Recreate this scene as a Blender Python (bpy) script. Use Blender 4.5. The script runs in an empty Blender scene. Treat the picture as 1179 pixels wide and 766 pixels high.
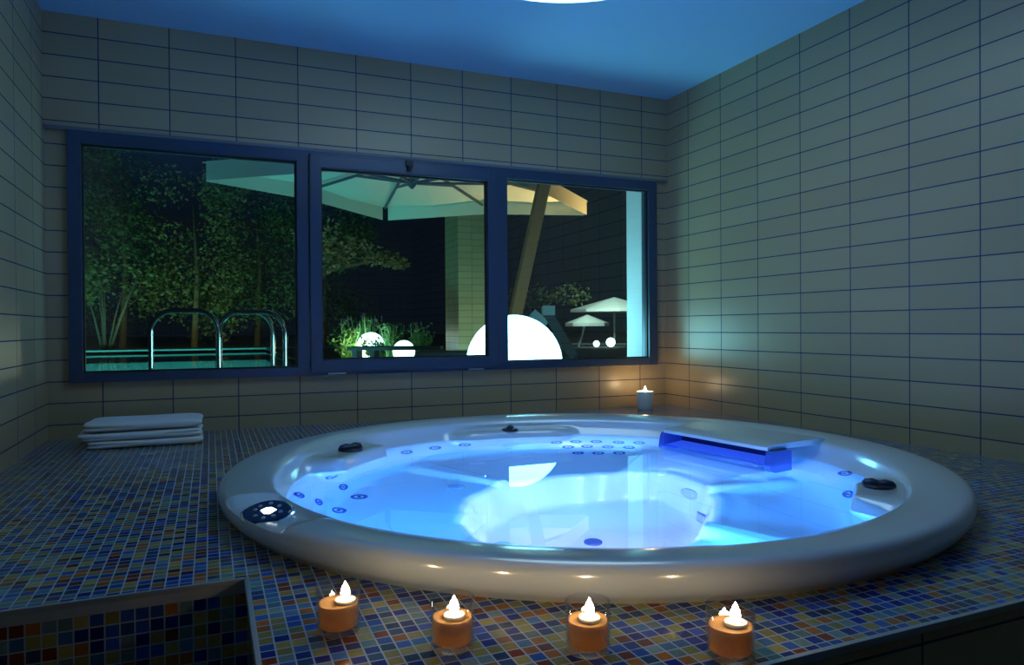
import bpy, bmesh, math, random
from mathutils import Vector, Matrix
PI = math.pi
S = bpy.context.scene
COL = S.collection
rnd = random.Random(7)

# ------------------------------------------------------------------ helpers
def tag(o, label=None, cat=None, group=None, kind=None):
    if label: o['label'] = label
    if cat: o['category'] = cat
    if group: o['group'] = group
    if kind: o['kind'] = kind
    return o

def empty(name, loc=(0, 0, 0), rz=0.0, label=None, cat=None, group=None, kind=None):
    o = bpy.data.objects.new(name, None)
    o.empty_display_size = 0.05
    COL.objects.link(o)
    o.location = loc
    o.rotation_euler = (0, 0, rz)
    return tag(o, label, cat, group, kind)

def obj(name, bm, mat, parent=None, smooth=False, label=None, cat=None, group=None, kind=None):
    me = bpy.data.meshes.new(name)
    bm.to_mesh(me)
    bm.free()
    for m in (mat if isinstance(mat, (list, tuple)) else [mat]):
        me.materials.append(m)
    if smooth:
        for p in me.polygons:
            p.use_smooth = True
    o = bpy.data.objects.new(name, me)
    COL.objects.link(o)
    if parent: o.parent = parent
    return tag(o, label, cat, group, kind)

def copy_tree(o, parent=None):
    c = o.copy()
    COL.objects.link(c)
    if parent: c.parent = parent
    for ch in list(o.children):
        copy_tree(ch, c)
    return c

def autosmooth(o, ang=35):
    me = o.data
    me.update()
    bm = bmesh.new(); bm.from_mesh(me)
    for f in bm.faces: f.smooth = True
    for e in bm.edges:
        if len(e.link_faces) == 2 and e.calc_face_angle(0) > math.radians(ang):
            e.smooth = False
    bm.to_mesh(me); bm.free()
    return o

def box(bm, a, b, mi=0, bev=0.0):
    x0, y0, z0 = a; x1, y1, z1 = b
    vs = [bm.verts.new(p) for p in [(x0, y0, z0), (x1, y0, z0), (x1, y1, z0), (x0, y1, z0), (x0, y0, z1), (x1, y0, z1), (x1, y1, z1), (x0, y1, z1)]]
    fs = []
    for q in [(0, 3, 2, 1), (4, 5, 6, 7), (0, 1, 5, 4), (1, 2, 6, 5), (2, 3, 7, 6), (3, 0, 4, 7)]:
        f = bm.faces.new([vs[i] for i in q]); f.material_index = mi; fs.append(f)
    if bev > 0:
        es = list({e for f in fs for e in f.edges})
        bmesh.ops.bevel(bm, geom=es, offset=bev, segments=2, profile=0.7, affect='EDGES')
    return fs

def lathe(bm, prof, c=(0, 0, 0), n=40, close=True):
    rings = []
    for r, z in prof:
        if r < 1e-6:
            rings.append([bm.verts.new((c[0], c[1], c[2] + z))])
        else:
            rings.append([bm.verts.new((c[0] + r * math.cos(2 * PI * i / n), c[1] + r * math.sin(2 * PI * i / n), c[2] + z)) for i in range(n)])
    for a, b in zip(rings[:-1], rings[1:]):
        for i in range(n):
            j = (i + 1) % n
            if len(a) == 1 and len(b) == 1: continue
            if len(a) == 1: bm.faces.new((a[0], b[j], b[i]))
            elif len(b) == 1: bm.faces.new((a[i], a[j], b[0]))
            else: bm.faces.new((a[i], a[j], b[j], b[i]))
    return rings

def tube(bm, pts, r, n=10, caps=True):
    pts = [Vector(p) for p in pts]
    rs = r if isinstance(r, (list, tuple)) else [r] * len(pts)
    t0 = (pts[1] - pts[0]).normalized()
    up = Vector((0, 0, 1)) if abs(t0.z) < 0.9 else Vector((1, 0, 0))
    nrm = t0.cross(up).normalized()
    rings = []
    for i, p in enumerate(pts):
        if i == 0: t = pts[1] - pts[0]
        elif i == len(pts) - 1: t = pts[-1] - pts[-2]
        else: t = (pts[i + 1] - pts[i]).normalized() + (pts[i] - pts[i - 1]).normalized()
        t.normalize()
        nrm = (nrm - t * nrm.dot(t)).normalized()
        b = t.cross(nrm)
        rings.append([bm.verts.new(p + rs[i] * (math.cos(2 * PI * k / n) * nrm + math.sin(2 * PI * k / n) * b)) for k in range(n)])
    for a, b in zip(rings[:-1], rings[1:]):
        for i in range(n):
            j = (i + 1) % n
            bm.faces.new((a[i], a[j], b[j], b[i]))
    if caps:
        bm.faces.new(list(reversed(rings[0]))); bm.faces.new(rings[-1])

def beam(bm, a, b, w, h, up=(0, 0, 1)):
    a = Vector(a); b = Vector(b); t = (b - a).normalized(); u = Vector(up)
    s = t.cross(u).normalized(); u = s.cross(t).normalized()
    A = [bm.verts.new(a + s * x * w / 2 + u * y * h / 2) for x, y in ((-1, -1), (1, -1), (1, 1), (-1, 1))]
    B = [bm.verts.new(b + s * x * w / 2 + u * y * h / 2) for x, y in ((-1, -1), (1, -1), (1, 1), (-1, 1))]
    bm.faces.new(A[::-1]); bm.faces.new(B)
    for i in range(4):
        j = (i + 1) % 4
        bm.faces.new((A[i], A[j], B[j], B[i]))

def loft(bm, secs, closed_ring=True, caps=True):
    rings = [[bm.verts.new(p) for p in s] for s in secs]
    n = len(rings[0])
    for a, b in zip(rings[:-1], rings[1:]):
        for i in range(n if closed_ring else n - 1):
            j = (i + 1) % n
            bm.faces.new((a[i], a[j], b[j], b[i]))
    if caps:
        bm.faces.new(rings[0][::-1]); bm.faces.new(rings[-1])

def fixn(bm):
    bmesh.ops.recalc_face_normals(bm, faces=bm.faces)
    return bm

def leaves(bm, centres, n, size, r):
    for _ in range(n):
        c, rad = r.choice(centres)
        while True:
            v = Vector((r.uniform(-1, 1), r.uniform(-1, 1), r.uniform(-1, 1)))
            if v.length < 1: break
        p = Vector(c) + Vector((v.x * rad[0], v.y * rad[1], v.z * rad[2]))
        d = Vector((r.uniform(-1, 1), r.uniform(-1, 1), r.uniform(-.7, .5))).normalized()
        s = d.cross(Vector((r.uniform(-1, 1), r.uniform(-1, 1), r.uniform(-1, 1)))).normalized()
        L = size * r.uniform(.6, 1.3)
        q = [p, p + d * L * .5 + s * L * .28, p + d * L, p + d * L * .5 - s * L * .28]
        bm.faces.new([bm.verts.new(x) for x in q])

# ------------------------------------------------------------------ materials
def mat(name):
    m = bpy.data.materials.new(name); m.use_nodes = True
    nt = m.node_tree
    return m, nt, nt.nodes['Principled BSDF'], nt.nodes['Material Output']

def pbr(name, col, rough=.5, metal=0., spec=.5, **kw):
    m, nt, p, o = mat(name)
    p.inputs['Base Color'].default_value = (*col, 1)
    p.inputs['Roughness'].default_value = rough
    p.inputs['Metallic'].default_value = metal
    p.inputs['Specular IOR Level'].default_value = spec
    for k, v in kw.items():
        p.inputs[k.replace('_', ' ')].default_value = v
    return m

def N(nt, typ, **kw):
    n = nt.nodes.new(typ)
    for k, v in kw.items(): setattr(n, k, v)
    return n

def M(nt, op, a, b=None, c=None):
    n = nt.nodes.new('ShaderNodeMath'); n.operation = op
    for i, x in enumerate((a, b, c)):
        if x is None: continue
        if isinstance(x, (int, float)): n.inputs[i].default_value = x
        else: nt.links.new(x, n.inputs[i])
    return n.outputs[0]

def grid_material(name, pitch, off, grout_w, ramp, grout_col, rough, spec, jitter=.0, bump=.4, tone=.12, blotch=0.):
    """tiles laid in a world grid: pitch/off per axis, seam lines only where the axis runs in the surface"""
    m, nt, p, out = mat(name)
    L = nt.links
    geo = N(nt, 'ShaderNodeNewGeometry')
    pos = N(nt, 'ShaderNodeSeparateXYZ'); L.new(geo.outputs['Position'], pos.inputs[0])
    nor = N(nt, 'ShaderNodeSeparateXYZ'); L.new(geo.outputs['True Normal'], nor.inputs[0])
    mask = None; cells = []
    for i in range(3):
        inplane = M(nt, 'LESS_THAN', M(nt, 'ABSOLUTE', nor.outputs[i]), .5)
        q = M(nt, 'DIVIDE', M(nt, 'SUBTRACT', pos.outputs[i], off[i]), pitch[i])
        fr = M(nt, 'FRACT', q)
        d = M(nt, 'MULTIPLY', M(nt, 'MINIMUM', fr, M(nt, 'SUBTRACT', 1.0, fr)), pitch[i])
        near = M(nt, 'SUBTRACT', 1.0, M(nt, 'SMOOTH_MIN', M(nt, 'DIVIDE', d, grout_w), 1.0, .2))
        seam = M(nt, 'MULTIPLY', M(nt, 'GREATER_THAN', near, .42), inplane)
        cells.append(M(nt, 'MULTIPLY', M(nt, 'FLOOR', q), inplane))
        mask = seam if mask is None else M(nt, 'MAXIMUM', mask, seam)
    cv = N(nt, 'ShaderNodeCombineXYZ')
    for i in range(3): L.new(cells[i], cv.inputs[i])
    wn = N(nt, 'ShaderNodeTexWhiteNoise', noise_dimensions='3D'); L.new(cv.outputs[0], wn.inputs['Vector'])
    cr = N(nt, 'ShaderNodeValToRGB'); cr.color_ramp.interpolation = 'CONSTANT'
    els = cr.color_ramp.elements
    while len(els) > 1: els.remove(els[-1])
    els[0].position = 0; els[0].color = (*ramp[0][1], 1)
    for ps, c in ramp[1:]:
        e = els.new(ps); e.color = (*c, 1)
    L.new(wn.outputs['Value'], cr.inputs[0])
    # small tone change from tile to tile
    sep = N(nt, 'ShaderNodeSeparateColor'); L.new(wn.outputs['Color'], sep.inputs[0])
    hsv = N(nt, 'ShaderNodeHueSaturation'); L.new(cr.outputs[0], hsv.inputs['Color'])
    L.new(M(nt, 'ADD', 1 - tone, M(nt, 'MULTIPLY', sep.outputs[1], 2 * tone)), hsv.inputs['Value'])
    colr = hsv.outputs[0]
    if blotch:
        nz = N(nt, 'ShaderNodeTexNoise'); nz.inputs['Scale'].default_value = 95
        L.new(geo.outputs['Position'], nz.inputs['Vector'])
        mx0 = N(nt, 'ShaderNodeMix', data_type='RGBA', blend_type='MULTIPLY')
        mx0.inputs[0].default_value = 1
        L.new(colr, mx0.inputs[6])
        g = N(nt, 'ShaderNodeCombineColor')
        v = M(nt, 'ADD', 1 - blotch, M(nt, 'MULTIPLY', nz.outputs[0], 2 * blotch))
        for i in range(3): L.new(v, g.inputs[i])
        L.new(g.outputs[0], mx0.inputs[7]); colr = mx0.outputs[2]
    mx = N(nt, 'ShaderNodeMix', data_type='RGBA')
    L.new(mask, mx.inputs[0]); L.new(colr, mx.inputs[6]); mx.inputs[7].default_value = (*grout_col, 1)
    L.new(mx.outputs[2], p.inputs['Base Color'])
    L.new(M(nt, 'ADD', rough, M(nt, 'MULTIPLY', mask, .85 - rough)), p.inputs['Roughness'])
    p.inputs['Specular IOR Level'].default_value = spec
    bp = N(nt, 'ShaderNodeBump'); bp.inputs['Strength'].default_value = bump; bp.inputs['Distance'].default_value = .002
    L.new(M(nt, 'SUBTRACT', 1.0, mask), bp.inputs['Height'])
    if jitter:
        vm = N(nt, 'ShaderNodeVectorMath', operation='SUBTRACT'); L.new(wn.outputs['Color'], vm.inputs[0]); vm.inputs[1].default_value = (.5, .5, .5)
        vs = N(nt, 'ShaderNodeVectorMath', operation='SCALE'); L.new(vm.outputs[0], vs.inputs[0]); vs.inputs['Scale'].default_value = jitter
        va = N(nt, 'ShaderNodeVectorMath', operation='ADD'); L.new(bp.outputs[0], va.inputs[0]); L.new(vs.outputs[0], va.inputs[1])
        vn = N(nt, 'ShaderNodeVectorMath', operation='NORMALIZE'); L.new(va.outputs[0], vn.inputs[0])
        L.new(vn.outputs[0], p.inputs['Normal'])
    else:
        L.new(bp.outputs[0], p.inputs['Normal'])
    return m

TILE = (.48, .37, .215)
ROW = .1003
m_wall = grid_material('tan wall tile', (.3, .3, ROW), (-.197, -.2145, .0685), .0042, [(0, TILE)], (.02, .045, .14), .32, .45, jitter=.012, tone=.06)
m_riser = grid_material('tan riser tile', (.3, .3, ROW), (-1.62, 0, -.0325), .0042, [(0, TILE)], (.03, .05, .1), .3, .4, tone=.06)
m_mosaic = grid_material('glass mosaic', (.0255, .0255, .0255), (-.0073, -.0045, -.027), .0024,
    [(0, (.010, .022, .19)), (.17, (.03, .085, .33)), (.31, (.06, .15, .28)), (.40, (.15, .23, .22)), (.50, (.27, .235, .07)),
     (.66, (.36, .27, .08)), (.74, (.33, .12, .022)), (.83, (.16, .033, .014)), (.91, (.02, .05, .13))],
    (.37, .44, .49), .12, .32, jitter=.025, bump=.25, tone=.25, blotch=.25)
m_tub = pbr('pearl acrylic', (.62, .69, .74), .30, 0, .5, Coat_Weight=1.0, Coat_Roughness=.15, Coat_IOR=1.9)
m_ceil = pbr('ceiling tub glow blue', (.34, .67, .96), .8)  # white ceiling, with the tub's blue glow put into its colour
m_plaster = pbr('white plaster', (.75, .78, .78), .8)
m_frame = pbr('anthracite blue window metal', (.05, .078, .135), .32, .2, .5)
m_gasket = pbr('black gasket', (.008, .01, .015), .5)
m_steel = pbr('brushed steel', (.62, .66, .70), .28, 1.)
m_trim = pbr('trim alloy', (.45, .5, .54), .35, .6)
m_band = pbr('pale trim', (.35, .37, .36), .5)
m_chrome = pbr('chrome', (.8, .83, .85), .08, 1.)
m_knob = pbr('dark rubber knob', (.012, .018, .04), .35)
m_jet = pbr('blue grey jet plastic', (.05, .09, .34), .25)
m_jetd = pbr('dark jet bore', (.01, .02, .10), .4)
m_lens = pbr('frosted lens', (.36, .43, .78), .2, 0, .6)
m_floor_low = pbr('dark floor', (.05, .055, .06), .5)
m_paving = pbr('terrace paving', (.20, .20, .19), .8)
m_towel = pbr('white terry cloth', (.92, .93, .95), .95, 0, .1)
nt = m_towel.node_tree
nz = N(nt, 'ShaderNodeTexNoise'); nz.inputs['Scale'].default_value = 700
tc = N(nt, 'ShaderNodeTexCoord'); nt.links.new(tc.outputs['Object'], nz.inputs['Vector'])
bp = N(nt, 'ShaderNodeBump'); bp.inputs['Strength'].default_value = .5; bp.inputs['Distance'].default_value = .003
nt.links.new(nz.outputs[0], bp.inputs['Height']); nt.links.new(bp.outputs[0], nt.nodes['Principled BSDF'].inputs['Normal'])

def emis(name, col, strength):
    m, nt, p, o = mat(name)
    p.inputs['Base Color'].default_value = (*[min(1, c) * .8 for c in col], 1)
    p.inputs['Emission Color'].default_value = (*col, 1)
    p.inputs['Emission Strength'].default_value = strength
    return m

def thin_glass(name, tint=(1, 1, 1), ior=1.45, rough=0., base=0.02):
    m, nt, p, o = mat(name)
    nt.nodes.remove(p)
    tr = N(nt, 'ShaderNodeBsdfTransparent'); tr.inputs[0].default_value = (*tint, 1)
    gl = N(nt, 'ShaderNodeBsdfGlossy'); gl.inputs['Roughness'].default_value = rough
    lw = N(nt, 'ShaderNodeLayerWeight'); lw.inputs['Blend'].default_value = .5
    f0 = ((ior - 1) / (ior + 1)) ** 2 + base
    mx = N(nt, 'ShaderNodeMixShader')
    f2 = M(nt, 'ADD', f0, M(nt, 'MULTIPLY', 1 - f0, M(nt, 'POWER', lw.outputs['Facing'], 5.0)))
    nt.links.new(f2, mx.inputs[0]); nt.links.new(tr.outputs[0], mx.inputs[1]); nt.links.new(gl.outputs[0], mx.inputs[2])
    nt.links.new(mx.outputs[0], o.inputs[0])
    return m

m_pane = thin_glass('window glass', (.93, .97, .97), 1.5, 0, .11)
m_cup = thin_glass('cup glass', (.97, .97, .96), 1.5, 0.02, .03)
m_water = None
m, nt, p, o = mat('spa water'); nt.nodes.remove(p)
g = N(nt, 'ShaderNodeBsdfGlass'); g.inputs['IOR'].default_value = 1.33; g.inputs['Roughness'].default_value = 0.0
g.inputs['Color'].default_value = (.80, .92, 1, 1)
nt.links.new(g.outputs[0], o.inputs[0])
m_water = m
m_poolwater = thin_glass('pool water', (.55, .95, .90), 1.33, .04, .0)
m_pool = pbr('pool lining', (.25, .62, .60), .6)
m_acryl = thin_glass('blue clear acrylic', (.55, .74, 1.), 1.45, .08, .16)
m_acryl_d = pbr('dark blue acrylic', (.003, .008, .09), .5, 0, .2)
m_acryl_b = emis('glowing blue acrylic', (.04, .15, 1.0), .45)  # emission added to brighten the pouring lip, no LED seen there
m_panel = pbr('panel glass', (.01, .025, .10), .08)
m_button = pbr('panel button', (.25, .35, .6), .3)
m_flame = emis('flame', (1, .82, .52), 90)
m_wick = pbr('wick', (.02, .015, .01), .9)
m, nt, p, o = mat('amber wax')
p.inputs['Base Color'].default_value = (.50, .31, .13, 1); p.inputs['Roughness'].default_value = .3
tl = N(nt, 'ShaderNodeBsdfTranslucent'); tl.inputs[0].default_value = (.85, .52, .23, 1)
mx = N(nt, 'ShaderNodeMixShader'); mx.inputs[0].default_value = .62
nt.links.new(p.outputs[0], mx.inputs[1]); nt.links.new(tl.outputs[0], mx.inputs[2]); nt.links.new(mx.outputs[0], o.inputs[0])
m_wax = m
m_waxw = pbr('white wax', (.85, .85, .82), .4, 0, .4)
m_frost = pbr('frosted white jar', (.85, .88, .9), .35, 0, .5)
m_globe = emis('lit globe', (.28, .88, 1.0), 12.0)
m_globe_far = emis('lit globe far', (.6, 1.0, .95), 4.0)
m_opal = emis('opal lamp', (.52, .84, 1.0), 2.6)
m_led = emis('white led lens', (.75, .85, 1.0), 3.0)
m_display = emis('panel display', (.85, .95, 1.0), 4.0)
m_canopy = pbr('cream parasol cloth', (.74, .74, .62), .85)
m_rib = pbr('grey rib', (.06, .08, .09), .5)
m_mast = pbr('brown timber mast', (.42, .15, .05), .6)
m_bark = pbr('bark', (.16, .12, .07), .9)
m_leafd = pbr('dark green leaf', (.06, .12, .035), .6)
m_leafo = pbr('olive leaf', (.13, .16, .05), .6)
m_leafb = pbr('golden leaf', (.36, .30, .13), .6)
m_leafg = pbr('bright green leaf', (.12, .34, .10), .6)
m_flower = pbr('lavender flower', (.42, .36, .48), .7)
m_dark = pbr('dark painted metal', (.02, .025, .035), .5)
m_pale = pbr('pale lounger fabric', (.5, .6, .62), .8)

# ------------------------------------------------------------------ room
W_L, CEIL, LOW, FRONT = -3.4207, 1.97, -.62, -6.2
EDGE = -2.985
RX, RY = -2.66, -2.272
WX0, WX1, WZ0, WZ1 = -3.33, -.084, .262, 1.440   # window opening
Y0 = .032
YB = .315

def struct(name, bm, m, label, cat, smooth=False):
    return obj(name, fixn(bm), m, None, smooth, label, cat, None, 'structure')

bm = bmesh.new()
box(bm, (0, FRONT - .2, LOW - .2), (.25, YB, CEIL + .25))
struct('wall_right', bm, m_wall, 'long tan tiled wall on the right of the tub, no window', 'wall')
bm = bmesh.new()
box(bm, (W_L - .25, FRONT - .2, LOW - .2), (W_L, YB, CEIL + .25))
struct('wall_left', bm, m_wall, 'dim tan tiled wall at the left edge beside the towels', 'wall')
bm = bmesh.new()
box(bm, (W_L, FRONT - .2, LOW - .2), (0, FRONT, CEIL))
struct('wall_front', bm, m_wall, 'tan tiled wall behind the viewer facing the window', 'wall')
bm = bmesh.new()
box(bm, (W_L, 0, WZ1 + .012), (0, YB, CEIL))                     # flush upper wall
box(bm, (W_L, Y0, WZ0), (WX0, YB, WZ1 + .012))
box(bm, (WX1, Y0, WZ0), (0, YB, WZ1 + .012))
box(bm, (W_L, Y0, LOW - .2), (0, YB, WZ0))
struct('wall_back', bm, m_wall, 'tan tiled wall around the wide dark framed window', 'wall')
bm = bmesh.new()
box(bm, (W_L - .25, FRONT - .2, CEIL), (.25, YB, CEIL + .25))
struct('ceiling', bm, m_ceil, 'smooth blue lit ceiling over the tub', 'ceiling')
bm = bmesh.new()
box(bm, (W_L, FRONT, LOW - .15), (0, EDGE + .02, LOW))
box(bm, (W_L, EDGE + .02, LOW - .15), (RX + .02, RY + .02, LOW))
struct('floor', bm, m_floor_low, 'dark low floor in front of the mosaic platform', 'floor')

# slim metal drip profile under the flush upper wall
bm = bmesh.new()
box(bm, (W_L, -.004, WZ1 - .004), (0.0, Y0 + .004, WZ1 + .012), bev=.003)
struct('trim_1', bm, pbr('overhang trim', (.16, .19, .22), .45), 'slim grey metal strip above the window across the whole wall', 'trim')
# plastered outer reveals
bm = bmesh.new()
box(bm, (WX1 - .022, .10, WZ0), (WX1 + .001, YB + .01, WZ1))
box(bm, (WX0 - .001, .10, WZ0), (WX0 + .022, YB + .01, WZ1))
box(bm, (WX0, .10, WZ0 - .001), (WX1, YB + .03, WZ0 + .012))
struct('trim_2', bm, m_plaster, 'white plastered reveal just outside the window panes', 'trim')

# mosaic platform with the tub hole and the step well
TC = Vector((-1.580, -1.693, 0))
bm = bmesh.new()
outer = [(W_L, Y0), (W_L, RY), (RX, RY), (RX, EDGE), (0, EDGE), (0, Y0)]
ov = [bm.verts.new((x, y, 0)) for x, y in outer]
es = [bm.edges.new((ov[i], ov[(i + 1) % 6])) for i in range(6)]
NC = 96
cvv = [bm.verts.new((TC.x + 1.07 * math.cos(2 * PI * i / NC), TC.y + 1.07 * math.sin(2 * PI * i / NC), 0)) for i in range(NC)]
es += [bm.edges.new((cvv[i], cvv[(i + 1) % NC])) for i in range(NC)]
bmesh.ops.triangle_fill(bm, use_beauty=True, use_dissolve=False, edges=es)
for f in bm.faces:
    if f.normal.z < 0: f.normal_flip()
def vface(a, b, z0, z1):
    bm.faces.new([bm.verts.new(p) for p in ((a[0], a[1], z0), (b[0], b[1], z0), (b[0], b[1], z1), (a[0], a[1], z1))])
vface((W_L, RY), (RX, RY), LOW, 0)
vface((RX, RY), (RX, EDGE), LOW, 0)
obj('mosaic_platform', bm, m_mosaic, None, False, 'raised platform covered in blue, sand and rust glass mosaic around the tub', 'platform', None, 'structure')
bm = bmesh.new()
box(bm, (RX, EDGE + .004, LOW), (0, EDGE + .05, -.006))
struct('wall_riser', bm, m_riser, 'low tan tiled front face below the platform edge', 'wall')
bm = bmesh.new()
box(bm, (RX - .004, EDGE - .004, -.010), (0, EDGE + .006, .0025), bev=.0015)
struct('trim_3', bm, m_trim, 'metal edge strip along the front of the mosaic platform', 'trim')
bm = bmesh.new()
box(bm, (W_L, RY - .006, -.008), (RX - .006, RY + .003, .003), 0, .001)
box(bm, (RX - .006, EDGE - .004, -.008), (RX + .003, RY + .003, .003), 0, .001)
box(bm, (W_L, RY - .005, -.027), (RX - .005, RY + .002, -.008), 1)
box(bm, (RX - .005, EDGE, -.027), (RX + .002, RY, -.008), 1)
struct('trim_4', bm, [m_trim, m_band], 'pale metal corner strip around the sunken step well', 'trim')

# ------------------------------------------------------------------ window
FY0, FY1 = -.002, .085
win = empty('window_1', ((WX0 + WX1) / 2, Y0, WZ0), 0, 'wide dark blue metal framed window with three panes looking onto a night garden', 'window', None, 'structure')
IX = -win.location
def wobj(name, bm, m, smooth=False, **kw):
    bmesh.ops.translate(bm, verts=bm.verts, vec=IX)
    return obj(name, fixn(bm), m, win, smooth, **kw)
bm = bmesh.new()
b = .004
box(bm, (WX0, FY0, WZ0), (WX0 + .057, FY1, WZ1), 0, b)
box(bm, (WX1 - .062, FY0, WZ0), (WX1, FY1, WZ1), 0, b)
box(bm, (WX0 + .05, FY0 + .002, WZ0), (WX1 - .05, FY1, WZ0 + .046), 0, b)
box(bm, (WX0 + .05, FY0 + .002, WZ1 - .062), (WX1 - .05, FY1, WZ1), 0, b)
box(bm, (-2.309, FY0 + .001, WZ0 + .04), (-2.249, FY1, WZ1 - .05), 0, b)
box(bm, (-1.186, FY0 + .001, WZ0 + .04), (-1.124, FY1, WZ1 - .05), 0, b)
wobj('window_frame', bm, m_frame)
SX0, SX1, SZ0, SZ1 = -2.246, -1.188, WZ0 + .016, WZ1 - .018
bm = bmesh.new()
ys0, ys1 = -.016, .05
box(bm, (SX0, ys0, SZ0), (SX0 + .060, ys1, SZ1), 0, .006)
box(bm, (SX1 - .064, ys0, SZ0), (SX1, ys1, SZ1), 0, .006)
box(bm, (SX0 + .05, ys0 + .001, SZ0), (SX1 - .05, ys1, SZ0 + .066), 0, .006)
box(bm, (SX0 + .05, ys0 + .001, SZ1 - .072), (SX1 - .05, ys1, SZ1), 0, .006)
sash = wobj('sash', bm, m_frame)
for (x0, x1, z0, z1, gy) in [(WX0 + .057, -2.309, WZ0 + .046, WZ1 - .062, .03), (SX0 + .06, SX1 - .064, SZ0 + .066, SZ1 - .072, .02), (-1.124, WX1 - .062, WZ0 + .046, WZ1 - .062, .03)]:
    bm = bmesh.new()
    g = .007
    for A, B in [((x0, gy - .012, z0), (x0 + g, gy + .01, z1)), ((x1 - g, gy - .012, z0), (x1, gy + .01, z1)), ((x0, gy - .012, z0), (x1, gy + .01, z0 + g)), ((x0, gy - .012, z1 - g), (x1, gy + .01, z1))]:
        box(bm, A, B)
    wobj('gasket', bm, m_gasket)
    bm = bmesh.new()
    vs = [bm.verts.new(q) for q in ((x0 + .003, gy, z0 + .003), (x1 - .003, gy, z0 + .003), (x1 - .003, gy, z1 - .003), (x0 + .003, gy, z1 - .003))]
    bm.faces.new(vs)
    wobj('pane', bm, m_pane)
bm = bmesh.new()
box(bm, (-1.735, -.034, SZ1 - .030), (-1.695, -.012, SZ1 + .004), 0, .004)
tube(bm, [(-1.715, -.026, SZ1 - .052), (-1.715, -.026, SZ1 - .028)], .012, 12)
wobj('latch', bm, m_dark, label='small black latch at the top of the middle sash')
for x in (-2.112, -1.33):
    bm = bmesh.new()
    box(bm, (x - .046, -.020, SZ0 - .011), (x + .046, -.006, SZ0 - .003), 0, .002)
    wobj('hinge_cap', bm, m_trim, label='pale slim cap on the lower sash edge')

# ------------------------------------------------------------------ hot tub
def sstep(t): 
    t = max(0., min(1., t)); return t * t * (3 - 2 * t)
def win_(th, c, hw, soft):
    d = abs((th - c + 180) % 360 - 180)
    return 1 - sstep((d - hw) / soft)
def lerp(a, b, t): return a + (b - a) * t

RE = [(-169, .46), (-150, .51), (-113, .55), (-85, .52), (-60, .46), (-40, .45), (-20, .47), (0, .50), (20, .53), (33, .47), (47, .40), (60, .36), (90, .325), (134, .35), (160, .385), (175, .41)]
def edge_r(th):
    th = (th + 169) % 360 - 169
    T = [(RE[-1][0] - 360, RE[-1][1])] + RE + [(RE[0][0] + 360, RE[0][1]), (RE[1][0] + 360, RE[1][1])]
    for k in range(len(T) - 1):
        if T[k][0] <= th <= T[k + 1][0]:
            return lerp(T[k][1], T[k + 1][1], sstep((th - T[k][0]) / (T[k + 1][0] - T[k][0])))
    return .4

def profile(th):
    th2 = (th + 180) % 360 - 180
    wL = win_(th, 138, 10, 5); wB = win_(th, 81, 11, 9); wR = (1 - sstep((th2 + 46) / 18.)) if th2 > -46 else 1 - sstep((-56 - th2) / 4.)
    wf = max(wL, wB, wR)
    pin = lerp(lerp(.835, .875, wB), .845, wR)          # inner radius of the shelf
    pz = .044 - .012 * wB
    wW = win_(th, 17, 21, 5)
    notch = win_(th, -162, 7.6, 1.4)
    neck = win_(th, -95, 6, 2.5)
    re = edge_r(th)
    ridge = .075 * win_(th, -69, 2, 6) + .05 * win_(th, 117, 2, 6) + .06 * win_(th, -9, 2, 5) + .05 * win_(th, -140, 2, 6)
    bowl = .03 * win_(th, -37, 18, 10)
    P = [(1.075, -.05), (1.092, -.012), (1.105, .004), (1.122, .022), (1.130, .044), (1.1285, .063), (1.121, .0735), (1.109, .0792), (1.088, .0812), (1.050, .0800),
         (1.022, .0765), (1.000, .0715), (.987, .0665), (.981, .0615)]
    P = [(r, z - notch * (.022 if .99 < r < 1.1284 and z > .05 else 0)) for r, z in P]
    P[-1] = (P[-1][0] - .018 * neck, P[-1][1] - .020 * neck); P[-2] = (P[-2][0] - .008 * neck, P[-2][1] - .017 * neck); P[-3] = (P[-3][0], P[-3][1] - .009 * neck)
    w = wf
    P += [(lerp(.977, .974, w), lerp(.055, .052, w)), (lerp(.968, .966, w), lerp(.032, pz + .001, w)),
          (lerp(.957, (pin + .95) / 2, w), lerp(.016, pz, w)), (lerp(.948, pin + .012, w), lerp(.004, pz - .001, w)),
          (lerp(.940, pin, w), lerp(-.006, pz - .010, w)), (lerp(.930, pin - .008, w), lerp(-.016, .0, w)),
          (lerp(.918, pin - .008, w), lerp(-.032, -.035, w)), (lerp(.897, .868, w), lerp(-.075, -.085, w))]
    zs = -.30 + ridge
    P += [(lerp(.868, .86, wW), -.14), (lerp(.845, .83, wW), lerp(-.205, -.155, wW)), (lerp(.822, .80, wW), lerp(-.262, -.165, wW) + ridge * .3),
          (lerp(.785, .75, wW), lerp(zs + .005, -.18, wW)), (lerp(.70, .66, wW), lerp(zs - .006 - bowl, -.215, wW)),
          (lerp(.58, .58, wW), lerp(zs - .004 - bowl, -.255, wW)), (re + .035, lerp(zs, -.285, wW)), (re, lerp(zs - .010, -.30, wW)),
          (re - .022, zs - .045 - ridge), (re - .045, -.50), (re - .062, -.595), (re - .10, -.628)]
    rb = re - .10
    P += [(rb * .6, -.633), (rb * .25, -.636)]
    return P

def cat(P, k=3):
    out = []
    n = len(P)
    for i in range(n - 1):
        p0 = P[max(0, i - 1)]; p1 = P[i]; p2 = P[i + 1]; p3 = P[min(n - 1, i + 2)]
        for j in range(k):
            t = j / k
            q = []
            for a in (0, 1):
                m1 = (p2[a] - p0[a]) * .4; m2 = (p3[a] - p1[a]) * .4
                t2, t3 = t * t, t * t * t
                q.append((2 * t3 - 3 * t2 + 1) * p1[a] + (t3 - 2 * t2 + t) * m1 + (-2 * t3 + 3 * t2) * p2[a] + (t3 - t2) * m2)
            out.append(tuple(q))
    out.append(P[-1])
    return out

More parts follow.
